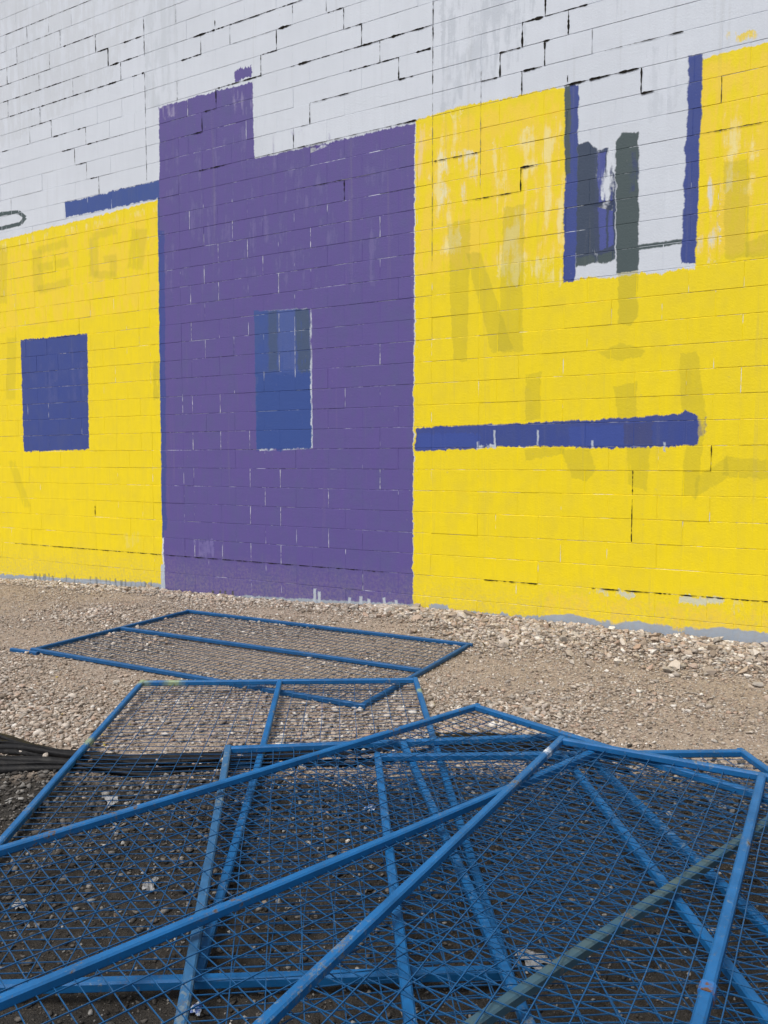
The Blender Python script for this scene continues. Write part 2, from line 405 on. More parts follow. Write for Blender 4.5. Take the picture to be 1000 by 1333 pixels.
# cracked joints where the mortar has fallen out: photo pixels snapped to the joints
n = NT('open_joint'); p = n.pos(); MC = n.finish(n.ramp(n.noise(p, 30, 2), [(.3, (.008, .008, .008)), (.7, (.03, .026, .022))]), .95, .05)
n = NT('hairline_joint'); MCH = n.finish((.16, .16, .165), .95, .05)
n = NT('bare_joint'); MCW = n.finish((.58, .60, .66), .9, .1)
CR = []
c4 = lambda x, y: (x/4, y/4)
c5 = lambda x, y: (200+x*.38, y*.38)
r3 = lambda x, y: (x/2, 400+y/2)
def add(fn, items):
    for it in items: CR.append((fn(it[0], it[1]), fn(it[2], it[3]), it[4]))
add(c4, [(5,190,150,130,1.2),(160,128,320,62,1.2),(330,55,480,0,1.2),(480,0,560,-30,1),(152,135,152,212,1),(380,45,380,128,.7),(265,92,265,172,.7),(95,238,320,155,1),
 (97,240,95,318,1),(322,152,322,235,1.5),(50,342,88,325,2.5),(44,345,42,430,1.5),(0,442,60,428,1.5),(330,235,505,180,2),(505,180,505,265,2),(505,262,565,248,3),
 (567,248,572,335,3),(572,335,635,318,4),(635,318,720,290,2.5),(645,218,690,205,2.5),(705,200,735,188,3),(95,320,260,265,.8),(265,262,265,350,1),(105,410,265,352,1.2),
 (205,375,205,455,1),(0,530,320,418,1.8),(270,432,320,415,3),(320,418,430,385,1),(385,400,385,490,1),(50,600,640,408,2.0),(565,438,630,420,3.5),(635,325,638,410,1.5),
 (690,392,715,385,4),(738,380,750,375,4),(212,550,212,635,1.2),(45,515,45,590,1),(160,655,270,622,1.5),(158,655,158,742,1),(135,748,155,742,1),(272,622,272,705,1.3),
 (275,705,350,688,2),(10,785,50,772,1.5),(405,672,450,662,2.5),(452,662,455,748,1.5),(455,748,510,738,2.5),(525,735,640,698,1),(322,788,385,772,2),(390,772,395,853,1.5),
 (395,853,455,840,1.8),(457,840,460,935,1.2),(472,930,515,920,2.5),(518,922,521,1010,1.5),(55,1025,55,1090,.6),(750,90,752,300,1.6),(755,380,765,940,1.0),(915,0,915,120,1.2),
 (920,440,925,500,1),(945,312,1000,295,2),(5,275,30,267,1),(0,360,25,352,1.5),(75,220,152,212,.9)])
add(c5, [(135,125,210,98,3),(211,70,211,98,2),(215,98,275,75,2),(165,118,165,182,1.2),(95,208,165,184,2),(263,85,263,140,1),(270,78,470,15,1.5),(460,18,510,0,2.5),
 (477,15,477,45,2),(427,103,472,85,4),(424,105,424,170,2.5),(372,186,424,172,2.5),(371,186,371,255,2),(220,300,370,258,2),(320,270,370,258,4),(217,305,217,370,2),
 (170,383,215,372,2),(168,385,168,450,1.5),(125,460,168,450,2),(592,0,592,38,2),(595,42,650,28,2),(651,28,651,98,1.5),(655,98,715,82,2),(714,82,714,150,1.5),
 (470,232,900,103,1.6),(495,222,540,208,4),(715,155,760,145,3),(815,128,850,120,4),(773,140,773,210,1.2),(670,240,840,200,2),(839,200,839,268,2.5),(840,268,890,260,3),
 (537,352,670,318,1.5),(537,352,535,422,2),(505,432,530,425,1),(480,440,480,505,1.5),(480,505,600,478,1.5),(350,545,900,410,1.0),(955,0,957,320,1.6),(900,182,950,170,5),
 (600,625,760,590,.8),(155,585,250,560,2),(270,145,420,100,.6)])
add(R2, [(0,100,120,75,2),(0,160,38,150,2),(126,240,127,680,.8),(253,185,253,490,.8),(255,207,295,200,3),(297,138,297,200,2.5),(300,135,355,120,2.5),(357,60,357,120,4),
 (360,60,415,42,4),(416,0,416,40,2.5),(420,40,530,10,1.5),(476,25,476,88,3),(480,25,530,10,2.5),(354,185,353,245,2),(356,185,412,170,3),(413,105,413,170,2.5),
 (415,105,432,102,3),(535,80,535,130,.7),(575,128,780,80,1.2),(470,225,665,178,3),(535,208,580,198,5),(667,178,667,240,2.5),(670,240,705,232,3),(430,208,430,225,1.5),
 (35,322,85,312,3),(130,415,250,398,1.5),(351,440,351,495,2),(355,435,408,425,2.5),(215,520,350,495,1.5),(830,343,1000,312,1.3),(876,195,876,260,1),(750,100,780,90,2.5)])
add(r3, [(40,615,240,630,1.0),(150,622,420,640,1.3),(430,645,1000,690,1.3),(218,515,222,540,2)])
add(lambda x, y: (x, y), [(448,235,448,260,1.8),(410,239,445,234,1.2)])
add(R4, [(260,710,400,720,1.6),(540,738,1000,768,1.6),(645,425,645,480,1.8),(643,500,643,610,1.5),(903,380,903,450,1.5)])
WJ = []
add2 = WJ.append
for it in [(494,545,494,598),(566,632,566,672),(806,592,806,642),(685,665,685,708),(725,712,725,755),(530,690,530,735),(988,575,988,612),(640,320,645,360),(490,260,490,295),(605,575,605,605),(568,735,568,770),(496,750,496,790),(645,650,645,690)]:
    add2(((it[0]/2, it[1]/2), (it[2]/2, it[3]/2), 1.3))
for it in [(495,50,495,80),(533,85,533,125),(724,0,724,50),(499,230,499,275),(573,230,573,270),(575,320,575,365),(653,330,653,370),(502,325,502,365),(730,425,730,470),(651,425,651,465),(690,475,690,515),(855,475,855,520),(653,525,653,570),(733,525,733,570),(988,425,988,470),(730,625,730,665),(651,620,651,660),(727,120,727,160),(988,105,988,145),(810,20,810,180),(504,610,504,645),(725,165,725,190),(855,575,855,620)]:
    add2((r3(it[0], it[1]), r3(it[2], it[3]), 1.2))
def snap_x(x, row):
    off = XA + (0 if row % 2 == 0 else PIT/2)
    c = [off + round((x-off)/PIT)*PIT] + CUTS
    return min(c, key=lambda v: abs(v-x))
def joint_strip(name, A, B, wd, mat, y=-.0012):
    a = on_wall(*A); b = on_wall(*B)
    px_m = FPX/ project((a[0], WALL_Y, a[1]))[2]
    hw = wd*.0031
    horiz = abs(B[0]-A[0]) > abs(B[1]-A[1])*.9 and abs(b[0]-a[0]) > abs(b[1]-a[1])
    pts = []
    if horiz:
        z = Z0 + round(((a[1]+b[1])/2-Z0)/CRS)*CRS
        s0, s1 = sorted((a[0], b[0]))
    else:
        row = math.floor(((a[1]+b[1])/2-Z0)/CRS)
        x = snap_x((a[0]+b[0])/2, row)
        s0, s1 = sorted((a[1], b[1]))
        if abs(s1-s0) < CRS*1.35:                        # run the whole head joint if nearly so
            if s1-s0 > CRS*.6: s0, s1 = Z0+row*CRS, Z0+(row+1)*CRS
    N = max(2, int((s1-s0)/.018)); v, f = [], []
    t = random.random()*9
    for i in range(N+1):
        s = s0+(s1-s0)*i/N
        r = .62+.38*math.sin(s*31+t)+random.uniform(-.35, .35)
        if wd < 2.2 and random.random() < .12: r = .08
        r = max(.06, r)*hw*(.5 if i in (0, N) else 1); o = random.gauss(0, .0006)
        if horiz: v += [(s, y, z-r+o), (s, y, z+r+o)]
        else: v += [(x-r+o, y, s), (x+r+o, y, s)]
    for i in range(N):
        f.append((2*i, 2*i+2, 2*i+3, 2*i+1) if horiz else (2*i, 2*i+1, 2*i+3, 2*i+2))
    mesh_obj(name, v, f, mat, wall)
for i, (A, B, wd) in enumerate(CR): joint_strip('crack', A, B, wd, MC if wd > .85 else MCH, -.0012-.00002*i)
for i, (A, B, wd) in enumerate(WJ): joint_strip('bare_joint', A, B, wd*.8, MCW, -.0012-.00002*i)

# ------------------------------------------------------------------ ground
wv = [(rng.uniform(0, 6.28), rng.uniform(0, 6.28), f_, a_) for f_, a_ in [(1.3, .012), (2.1, .010), (3.7, .008), (6.5, .006), (11, .005), (19, .0035)] for _ in range(3)]
def ground_z(x, y):
    x = np.asarray(x, float); y = np.asarray(y, float)
    b = np.interp(x, [-14, -9.5, -6.5, -4.5, -3.2, -1.5, 0, 4], [-.12, -.07, -.01, .055, .10, .080, .070, .06])
    far = np.clip((y-5.80)/.78, 0, 1); far = far*far*(3-2*far)
    z = b*far
    dip = np.clip((-x-5.2)/4, 0, 1)*-.05*np.clip((y-3)/2, 0, 1)*(1-far)
    z = z + dip - .012
    s = 0
    for p1, th, f_, a_ in wv: s = s + a_*np.sin(f_*(x*math.cos(th)+y*math.sin(th))+p1)
    near = 1.0/(1+(np.maximum(0, np.hypot(x+3, y-3)-12)/6)**2)
    flat = np.clip(np.maximum(np.abs(x+3.79)-1.6, np.abs(y-4.85)-1.0)/.4, .25, 1)
    return z + s*.55*near*flat
xs = np.concatenate([[-400, -150, -70, -40, -25, -18, -15], np.arange(-13, 3.5, .05), [5, 8, 12, 20, 40, 80, 200, 400]])
ys = np.concatenate([[-400, -150, -60, -30, -15, -8, -4, -2, -1], np.arange(-.4, 6.75, .05), [7.5, 9, 12, 20, 40, 100, 400]])
GX, GY = np.meshgrid(xs, ys); GZ = ground_z(GX, GY)
verts = np.stack([GX.ravel(), GY.ravel(), GZ.ravel()], 1); nx_ = len(xs)
faces = [(j*nx_+i, j*nx_+i+1, (j+1)*nx_+i+1, (j+1)*nx_+i) for j in range(len(ys)-1) for i in range(nx_-1)]
n = NT('gravel_earth'); p = n.pos()
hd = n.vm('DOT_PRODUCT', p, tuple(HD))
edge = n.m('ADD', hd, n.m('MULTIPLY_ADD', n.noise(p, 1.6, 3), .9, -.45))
soil = n.step(edge, 3.72, 3.46)  # mask for the near ground: darker soil plus painted shade
f1 = n.noise(p, 42, 4, .8); f2 = n.noise(p, 5, 4, .65); f3 = n.noise(p, 170, 2, .6)
tan = n.mix(n.step(f1, .36, .64), (.15, .116, .090), (.46, .385, .315))
tan = n.mix(n.m('MULTIPLY', n.step(f2, .40, .66), .5), tan, (.31, .238, .182))
tan = n.mix(n.m('MULTIPLY', n.step(f3, .60, .72), .6), tan, (.40, .37, .33))
soil_shade = n.mix(n.step(f1, .3, .72), (.020, .018, .016), (.060, .054, .047))  # darker soil, with shade around the heap put into its colour
soil_shade = n.mix(n.m('MULTIPLY', n.step(f2, .45, .65), .5), soil_shade, (.034, .033, .031))
soil_shade = n.mix(n.m('MULTIPLY', n.step(f3, .64, .74), .5), soil_shade, (.15, .14, .13))
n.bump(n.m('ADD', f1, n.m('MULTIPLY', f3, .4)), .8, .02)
MG = n.finish(n.mix(soil, tan, soil_shade), .95, .12)
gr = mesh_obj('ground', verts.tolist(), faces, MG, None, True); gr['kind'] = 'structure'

# stones
def stone_shape(seed):
    r = np.random.default_rng(seed)
    t = (1+5**.5)/2
    v = np.array([(-1,t,0),(1,t,0),(-1,-t,0),(1,-t,0),(0,-1,t),(0,1,t),(0,-1,-t),(0,1,-t),(t,0,-1),(t,0,1),(-t,0,-1),(-t,0,1)], float)
    v /= np.linalg.norm(v[0])
    for _ in range(7):                         # knock flat facets off
        d = r.normal(size=3); d /= np.linalg.norm(d); c = r.uniform(.30, .62)
        h = v@d; v = v - np.outer(np.maximum(0, h-c), d)
    v *= 1+r.normal(0, .17, (12, 1))
    v *= np.array([1.0, r.uniform(.55, .95), r.uniform(.38, .68)])
    return v
SF = [(0,11,5),(0,5,1),(0,1,7),(0,7,10),(0,10,11),(1,5,9),(5,11,4),(11,10,2),(10,7,6),(7,1,8),(3,9,4),(3,4,2),(3,2,6),(3,6,8),(3,8,9),(4,9,5),(2,4,11),(6,2,10),(8,6,7),(9,8,1)]
SF = np.array(SF)
SHAPES = [stone_shape(s) for s in range(14)]
def stone_mat(name, stops, per):
    n = NT(name)
    if per == 'island': r_ = n.t.nodes.new('ShaderNodeNewGeometry').outputs['Random Per Island']
    else: r_ = n.t.nodes.new('ShaderNodeObjectInfo').outputs['Random']
    p = n.pos(); c = n.ramp(r_, stops, 'LINEAR')
    c = n.mix(n.m('MULTIPLY', n.step(n.noise(p, 90, 4, .7), .35, .7), .40), c, (.32, .26, .205) if name != 'dirty_shaded_gravel' else (.055, .049, .043))
    n.bump(n.noise(p, 160, 3), .5, .004)
    return n.finish(c, .9, .15)
LIGHT = [(0, (.11, .09, .072)), (.14, (.25, .20, .158)), (.30, (.29, .27, .245)), (.45, (.39, .315, .25)), (.58, (.36, .255, .195)), (.70, (.36, .335, .305)), (.81, (.46, .395, .33)), (.93, (.54, .49, .435)), (1, (.70, .67, .62))]
DARK = [(0, (.025, .023, .021)), (.3, (.055, .050, .045)), (.55, (.085, .078, .070)), (.75, (.12, .11, .10)), (.92, (.20, .19, .175)), (1, (.36, .35, .33))]  # dirty stone tones, taken darker to include shade
M_ST = stone_mat('crushed_stone', LIGHT, 'object'); M_GR = stone_mat('gravel', LIGHT, 'island'); M_DK = stone_mat('dirty_shaded_gravel', DARK, 'island')

def scatter(name, pts, sizes, mat, sink=.25):
    V, F = [], []; N = len(pts)
    yaw = rng.uniform(0, 6.283, N); tl = rng.normal(0, .35, N); ids = rng.integers(0, len(SHAPES), N)
    zz = ground_z(pts[:, 0], pts[:, 1])
    base = np.stack(SHAPES)[ids]                              # N,12,3
    c, s = np.cos(tl), np.sin(tl)
    y1 = base[:, :, 1]*c[:, None]-base[:, :, 2]*s[:, None]; z1 = base[:, :, 1]*s[:, None]+base[:, :, 2]*c[:, None]
    c, s = np.cos(yaw), np.sin(yaw)
    X = base[:, :, 0]*c[:, None]-y1*s[:, None]; Y = base[:, :, 0]*s[:, None]+y1*c[:, None]
    P = np.stack([X, Y, z1], 2)*sizes[:, None, None]
    P[:, :, 0] += pts[:, 0:1]; P[:, :, 1] += pts[:, 1:2]; P[:, :, 2] += (zz+sizes*sink)[:, None]
    P = P.reshape(-1, 3); Fa = (SF[None]+12*np.arange(N)[:, None, None]).reshape(-1, 3)
    me = bpy.data.meshes.new(name); me.vertices.add(len(P)); me.vertices.foreach_set('co', P.ravel())
    me.loops.add(len(Fa)*3); me.loops.foreach_set('vertex_index', Fa.ravel().astype(np.int32))
    me.polygons.add(len(Fa)); me.polygons.foreach_set('loop_start', np.arange(0, len(Fa)*3, 3, dtype=np.int32))
    me.update(calc_edges=True); me.materials.append(mat)
    o = bpy.data.objects.new(name, me); COL.objects.link(o); o['kind'] = 'stuff'
    return o
def in_view(pts, m=.25):
    d = pts@HD[:2]; l = pts@RT[:2]
    return (d > 1.2) & (np.abs(l) < d*(.5+m*.3)+m)
# gravel over the whole yard, denser and coarser in patches
N = 400000
pts = np.stack([rng.uniform(-11.5, 1.6, N), rng.uniform(1.0, WALL_Y-.03, N)], 1)
pts = pts[in_view(pts)]
dep = pts@HD[:2] + .35*np.sin(pts[:, 0]*2.3)*.4 + rng.normal(0, .10, len(pts))
patch = sum(np.sin(f_*(pts[:, 0]*math.cos(a_)+pts[:, 1]*math.sin(a_))+p_) for f_, a_, p_ in [(1.9, .4, 1), (2.7, 1.9, 2), (4.1, 2.6, .3), (5.3, 1.1, 4)])/4
wd_ = np.interp(pts[:, 0], [-11, -6, -3.5, -2.2, -1, 1.6], [.5, .4, .4, .75, 1.0, 1.0])     # width of the stony strip at the wall foot
wallish = np.clip(1-(WALL_Y-pts[:, 1])/wd_, 0, 1)
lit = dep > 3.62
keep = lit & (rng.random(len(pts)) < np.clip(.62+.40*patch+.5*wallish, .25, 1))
gp = pts[keep]; pk = patch[keep]; wk = wallish[keep]
zone = sum(np.exp(-((gp[:, 0]-c_[0])**2+(gp[:, 1]-c_[1])**2)/r_**2) for c_, r_ in [(on_ground(120, 955), .55), (on_ground(260, 970), .4), (on_ground(430, 940), .5), (on_ground(470, 960), .4)])
sz = np.exp(rng.normal(math.log(.0074), .50, len(gp)))*(1+.75*np.clip(pk, -.3, 1)+2.0*wk**.7+0.6*np.clip(zone, 0, 1))
sz = np.clip(sz, .004, .042)
gv = scatter('gravel', gp, sz, M_GR); gv['label'] = 'pale crushed gravel strewn between the heap and the painted wall'; gv['category'] = 'gravel'
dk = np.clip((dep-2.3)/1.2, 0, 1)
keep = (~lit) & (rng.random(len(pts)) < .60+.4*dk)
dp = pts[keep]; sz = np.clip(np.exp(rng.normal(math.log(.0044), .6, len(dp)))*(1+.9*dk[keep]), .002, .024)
gd = scatter('dirty_shaded_gravel', dp, sz, M_DK); gd['label'] = 'small dirty pebbles, darkened for shade, on the dark soil under the fence panels'; gd['category'] = 'gravel'
# larger stones, each an object of the ground
def stone_mesh(i):
    v = SHAPES[i].copy(); me = bpy.data.meshes.new('stone'); me.from_pydata(v.tolist(), [], SF.tolist()); me.update(); me.materials.append(M_ST); return me
SM = [stone_mesh(i) for i in range(len(SHAPES))]
def stone(x, y, r, sink=.3):
    o = bpy.data.objects.new('stone', random.choice(SM)); COL.objects.link(o); o.parent = gr
    o.location = (x, y, float(ground_z(x, y))+r*sink); o.scale = (r, r, r)
    o.rotation_euler = (random.gauss(0, .3), random.gauss(0, .3), random.uniform(0, 6.28))
cnt = 0
while cnt < 215:                                                   # stony strip at the wall foot
    x = random.uniform(-8.5, .2) if random.random() < .22 else random.uniform(-3.6, .15)
    wdt = float(np.interp(x, [-11, -6, -3.5, -2.2, -1, 1.6], [.22, .22, .28, .6, .85, .9]))
    y = WALL_Y-.05-abs(random.gauss(0, .5))*wdt
    if y < 5.3: continue
    stone(x, y, random.choice([.036, .042, .048, .056, .066, .078])*random.uniform(.8, 1.1)); cnt += 1
for _ in range(70):                                                # loose larger ones over the gravel and by the plastic sheeting
    if random.random() < .5: px, py = random.uniform(20, 560), random.uniform(925, 975)
    else: px, py = random.uniform(20, 990), random.uniform(800, 975)
    x, y = on_ground(px, py)
    if y < WALL_Y-.3: stone(x, y, random.uniform(.02, .036), .15)
for px, py, r in [(448,1057,.016),(855/2,1055,.02),(297/2,1080,.014),(452,1095,.02),(100,1012,.014),(300,1042,.016),(345,1168,.016),(150,1185,.014),(505,1042,.014),(60,1050,.02),(15,1083,.028),(410,1188,.014),(300,1330,.014)]:
    x, y = on_ground(px, py); stone(x, y, r, .3)

for px, py in [(60, 992), (95, 996), (118, 999), (150, 996), (205, 996), (215, 990), (262, 994), (290, 998), (345, 990), (30, 984)]:
    x, y = on_ground(px, py); stone(x, y, random.uniform(.018, .028), .9)
n = NT('paint_splashed_stone'); p = n.pos()
M_YS = n.finish(n.mix(n.step(n.noise(p, 45, 3), .42, .60), (.34, .28, .21), (.52, .40, .06)), .85, .15)
YSM = SM[3].copy(); YSM.materials[0] = M_YS
for _ in range(24):
    x, y = on_ground(random.gauss(150, 60), random.gauss(925, 28))
    r = random.uniform(.010, .020); o = bpy.data.objects.new('stone', YSM); COL.objects.link(o); o.parent = gr
    o.location = (x, y, float(ground_z(x, y))+r*.5); o.scale = (r, r, r*.8); o.rotation_euler = (random.gauss(0, .4), random.gauss(0, .4), random.uniform(0, 6.28))
    o['label'] = 'stone splashed with yellow paint'

# ------------------------------------------------------------------ fence panels
T = .032
def tube_sq(p0, p1, up, w_=T, bow=None, seg=10):
    """square steel tube with rounded edges from p0 to p1"""
    p0, p1, up = Vector(p0), Vector(p1), Vector(up)
    d = (p1-p0).normalized(); s = d.cross(up).normalized(); u = s.cross(d)
    a, b = w_/2, w_/2-.0055
    prof = [(a, b*.98), (b, a), (-b, a), (-a, b), (-a, -b), (-b, -a), (b, -a), (a, -b)]
    v, f = [], []
    for i in range(seg+1):
        t = i/seg; c = p0.lerp(p1, t)
        if bow: c = c + Vector(bow(t))
        v += [tuple(c+s*x+u*y) for x, y in prof]
    for i in range(seg):
        for j in range(8):
            k_ = (j+1) % 8; f.append((i*8+j, i*8+k_, i*8+8+k_, i*8+8+j))
    f.append(tuple(range(7, -1, -1))); f.append(tuple(seg*8+j for j in range(8)))
    return v, f
def wire(pts, r, v, f):
    P = np.array(pts); n0 = len(v)
    d = P[-1]-P[0]; d /= np.linalg.norm(d); s = np.cross(d, (0, 0, 1.0)); s /= np.linalg.norm(s); u = np.cross(s, d)
    for p_ in P:
        for k_ in range(4):
            a = math.pi/4+k_*math.pi/2; v.append(tuple(p_+s*math.cos(a)*r+u*math.sin(a)*r))
    for i in range(len(P)-1):
        for k_ in range(4):
            l = (k_+1) % 4; b = n0+i*4; f.append((b+k_, b+l, b+4+l, b+4+k_))
def blue_mat(name, base, scuff, rust, marks=()):
    n = NT(name); tc = n.t.nodes.new('ShaderNodeTexCoord').outputs['Object']
    a = n.noise(tc, 9, 4, .65); b = n.noise(tc, 38, 4, .7); c = n.noise(tc, 3, 3, .6)
    col = n.mix(n.step(a, .35, .7), base, tuple(v*.72 for v in base))
    col = n.mix(n.m('MULTIPLY', n.step(n.m('ADD', b, n.m('MULTIPLY', c, .6)), 1.02-scuff, 1.10-scuff), .7), col, (.16, .20, .21))
    col = n.mix(n.step(n.m('ADD', n.m('MULTIPLY', b, .8), n.m('MULTIPLY', c, .6)), .97-rust, 1.02-rust), col, (.075, .045, .028))
    for (x, y, r) in marks:
        dd = n.m('ADD', n.vm('DISTANCE', tc, (x, y, 0)), n.m('MULTIPLY_ADD', b, .12, -.06))
        col = n.mix(n.m('MULTIPLY', n.step(dd, r, r*.3), .6 if r > .05 else .9), col, (.38, .42, .10) if r > .05 else (.6, .62, .64))
    g = n.noise(n.vm('MULTIPLY', tc, (1, 1, 1)), 75, 5, .8)
    col = n.mix(n.m('MULTIPLY', n.step(g, .56, .70), .55), col, tuple(v*.35+.01 for v in base))
    col = n.mix(n.m('MULTIPLY', n.step(n.m('ADD', g, n.m('MULTIPLY', c, .5)), .86, .95), .6), col, (.13, .125, .11))
    n.bump(b, .25, .003)
    return n.finish(col, n.m('MULTIPLY_ADD', a, .3, .42), .3)
def weathered(name):
    n = NT(name); tc = n.t.nodes.new('ShaderNodeTexCoord').outputs['Object']
    b = n.noise(tc, 25, 4, .7); a = n.noise(tc, 6, 3)
    col = n.mix(n.step(a, .35, .65), (.022, .075, .125), (.055, .088, .092))
    col = n.mix(n.step(b, .60, .70), col, (.13, .10, .07))
    return n.finish(col, .6, .3)
BL = (.006, .108, .300); BL_FAR = (.006, .082, .23)
M_WIRE = blue_mat('blue_wire', (.006, .072, .195), .0, -.02)
M_WIRE_FAR = blue_mat('blue_wire_dull', (.02, .07, .15), .05, .0)
M_OLD = weathered('weathered_blue_paint')
M_DULL = blue_mat('dull_blue_paint', (.028, .115, .25), .12, .0)
PANELS = {
 'A': (-3.7860, 4.8451, 0.0065, 1.7947, 3.0046, 0.0001, 0.0, 0.0262),
 'B': (-2.1947, 2.7963, -1.0251, 1.8096, 2.8829, -0.0107, -0.0046, 0.0460),
 'E': (-0.8413, 2.1801, -0.9422, 1.7638, 3.0000, 0.0000, -0.0105, 0.0800),
 'F': (-0.1682, 2.2680, -1.0223, 1.7865, 3.0001, 0.0067, -0.0086, 0.1168),
 'C': (-1.2965, 2.2180, -1.9425, 1.6938, 3.0000, -0.0002, 0.0132, 0.1533),
 'D': (-0.1619, 1.9864, -1.6177, 1.7431, 3.0004, 0.0082, 0.0123, 0.2075)}
INFO = {
 'A': ('blue wire mesh fence panel lying flat on gravel, alone alongside the painted wall', dict(scuff=.0, rust=-.06)),
 'B': ('blue wire mesh fence panel with yellow paint marks, lying over black plastic strips', dict(scuff=.08, rust=.07)),
 'E': ('blue fence panel with scuffed dull side rail, resting directly on the yellow-marked panel', dict(scuff=.12, rust=.09)),
 'F': ('blue fence panel buried in the heap, one end corner poking out at the gravel', dict(scuff=.08, rust=.06)),
 'C': ('blue fence panel with rust-spotted rails, second from top of the heap', dict(scuff=.08, rust=.13)),
 'D': ('blue fence panel lying on top of the heap, coupling on its center rail', dict(scuff=.10, rust=.10))}
def fence_panel(key):
    x, y, yaw, W, L, tu, tv, z = PANELS[key]
    label, mk = INFO[key]
    dz = float(ground_z(x, y)) if key == 'A' else 0.0
    t = thing('fence_panel', label, 'fence panel', (x, y, z+dz), 'blue wire mesh fence panels lying on the ground')
    t.rotation_euler = Matrix(((math.cos(yaw), -math.sin(yaw), 0), (math.sin(yaw), math.cos(yaw), 0), (0, 0, 1))).to_euler()
    t.rotation_euler = (math.atan(tv), -math.atan(tu), yaw)
    marks = [(-L/2, -W/2, .10), (-L/2+.02, -W/2+.22, .08), (-L/2+1.05, -W/2, .06), (-L/2+.27, W/2, .06)] if key == 'B' else [(-L/2+.21, -W/2+.01, .045)] if key == 'D' else []
    mat = blue_mat('blue_paint', BL if key != 'A' else BL_FAR, marks=marks, **mk)
    hl, hw = L/2-T/2, W/2-T/2
    ph = random.uniform(0, 6)
    side = random.choice((-1, 1))
    def bow(a, b): return lambda t_: (a*.0, b*math.sin(math.pi*t_), 0)
    zb = {'A': .0, 'B': .0}.get(key, .004)
    for s in (-1, 1):
        m_ = M_OLD if (key == 'C' and s == 1) else M_DULL if (key == 'E' and s == -1) else mat
        v, f = tube_sq((-L/2-.012, s*hw, 0), (L/2+.012, s*hw, 0), (0, 0, 1), bow=bow(0, random.uniform(-.006, .006)))
        o = mesh_obj('side_rail', v, f, m_, t)
        if key == 'C' and s == 1: o['label'] = 'weathered grey green side rail'
        if key == 'E' and s == -1: o['label'] = 'scuffed dull side rail'
        v, f = tube_sq((s*hl, -hw+T/2, 0), (s*hl, hw-T/2, 0), (0, 0, 1), bow=lambda t_: (0, 0, 0))
        mesh_obj('end_rail', v, f, mat, t)
    v, f = tube_sq((-hl+T/2, 0, .001), (hl-T/2, 0, .001), (0, 0, 1), bow=bow(0, .008))
    mesh_obj('center_rail', v, f, mat, t)
    # welded wire: long wires about 10 cm apart, cross wires about 5 cm apart
    r = .0018; v, f = [], []
    al = rng.uniform(0, 6.28, 8)
    def sag(u, w_):
        e = max(0.0, 1-(2*u/L)**2)*max(0.0, 1-(2*w_/W)**2)
        return e*(.007*math.sin(2.1*u+al[0])+.006*math.sin(4.3*w_+al[1])+.003*math.sin(6*u+5*w_+al[2]))-.004
    nl = int(round((W-2*T)/.0985)); nc = int(round((L-2*T)/.0505))
    for i in range(1, nl):
        w_ = -W/2+T+(W-2*T)*i/nl; k1, k2 = random.uniform(-.006, .006), random.uniform(0, 6.28)
        if abs(w_) < T*.6: continue
        pt = []
        for j in range(25):
            u = -L/2+T*.6+(L-1.2*T)*j/24
            pt.append((u, w_+k1*math.sin(math.pi*j/24)+.0025*math.sin(u*5+k2)+random.gauss(0, .0008), sag(u, w_)+.002))
        wire(pt, r*1.18, v, f)
    for i in range(1, nc):
        u = -L/2+T+(L-2*T)*i/nc; k1, k2 = random.gauss(0, .004), random.uniform(0, 6.28)
        pt = []
        for j in range(17):
            w_ = -W/2+T*.6+(W-1.2*T)*j/16
            pt.append((u+k1*math.sin(math.pi*j/16)+.002*math.sin(w_*6+k2)+random.gauss(0, .0008), w_, sag(u, w_)-.002))
        wire(pt, r, v, f)
    mesh_obj('wire_mesh', v, f, M_WIRE_FAR if key == 'A' else M_WIRE, t)
    if key == 'A':
        v, f = tube_sq((-L/2-.20, -hw-.045, -.012), (-L/2+.10, -hw-.034, -.012), (0, 0, 1), .03)
        mesh_obj('foot_stub', v, f, mat, t)
    if key == 'D':
        n_ = NT('rusty_coupling'); tc = n_.t.nodes.new('ShaderNodeTexCoord').outputs['Object']
        cm = n_.finish(n_.mix(n_.step(n_.noise(tc, 60, 3), .45, .6), (.02, .12, .33), (.11, .05, .025)), .6, .3)
        v, f = tube_sq((.02, 0.008, .001), (.06, .008, .001), (0, 0, 1), T+.006, seg=2)
        o = mesh_obj('coupling', v, f, cm, t); o['label'] = 'rust-stained coupling sleeve'
    return t
for key in 'ABEFCD': fence_panel(key)

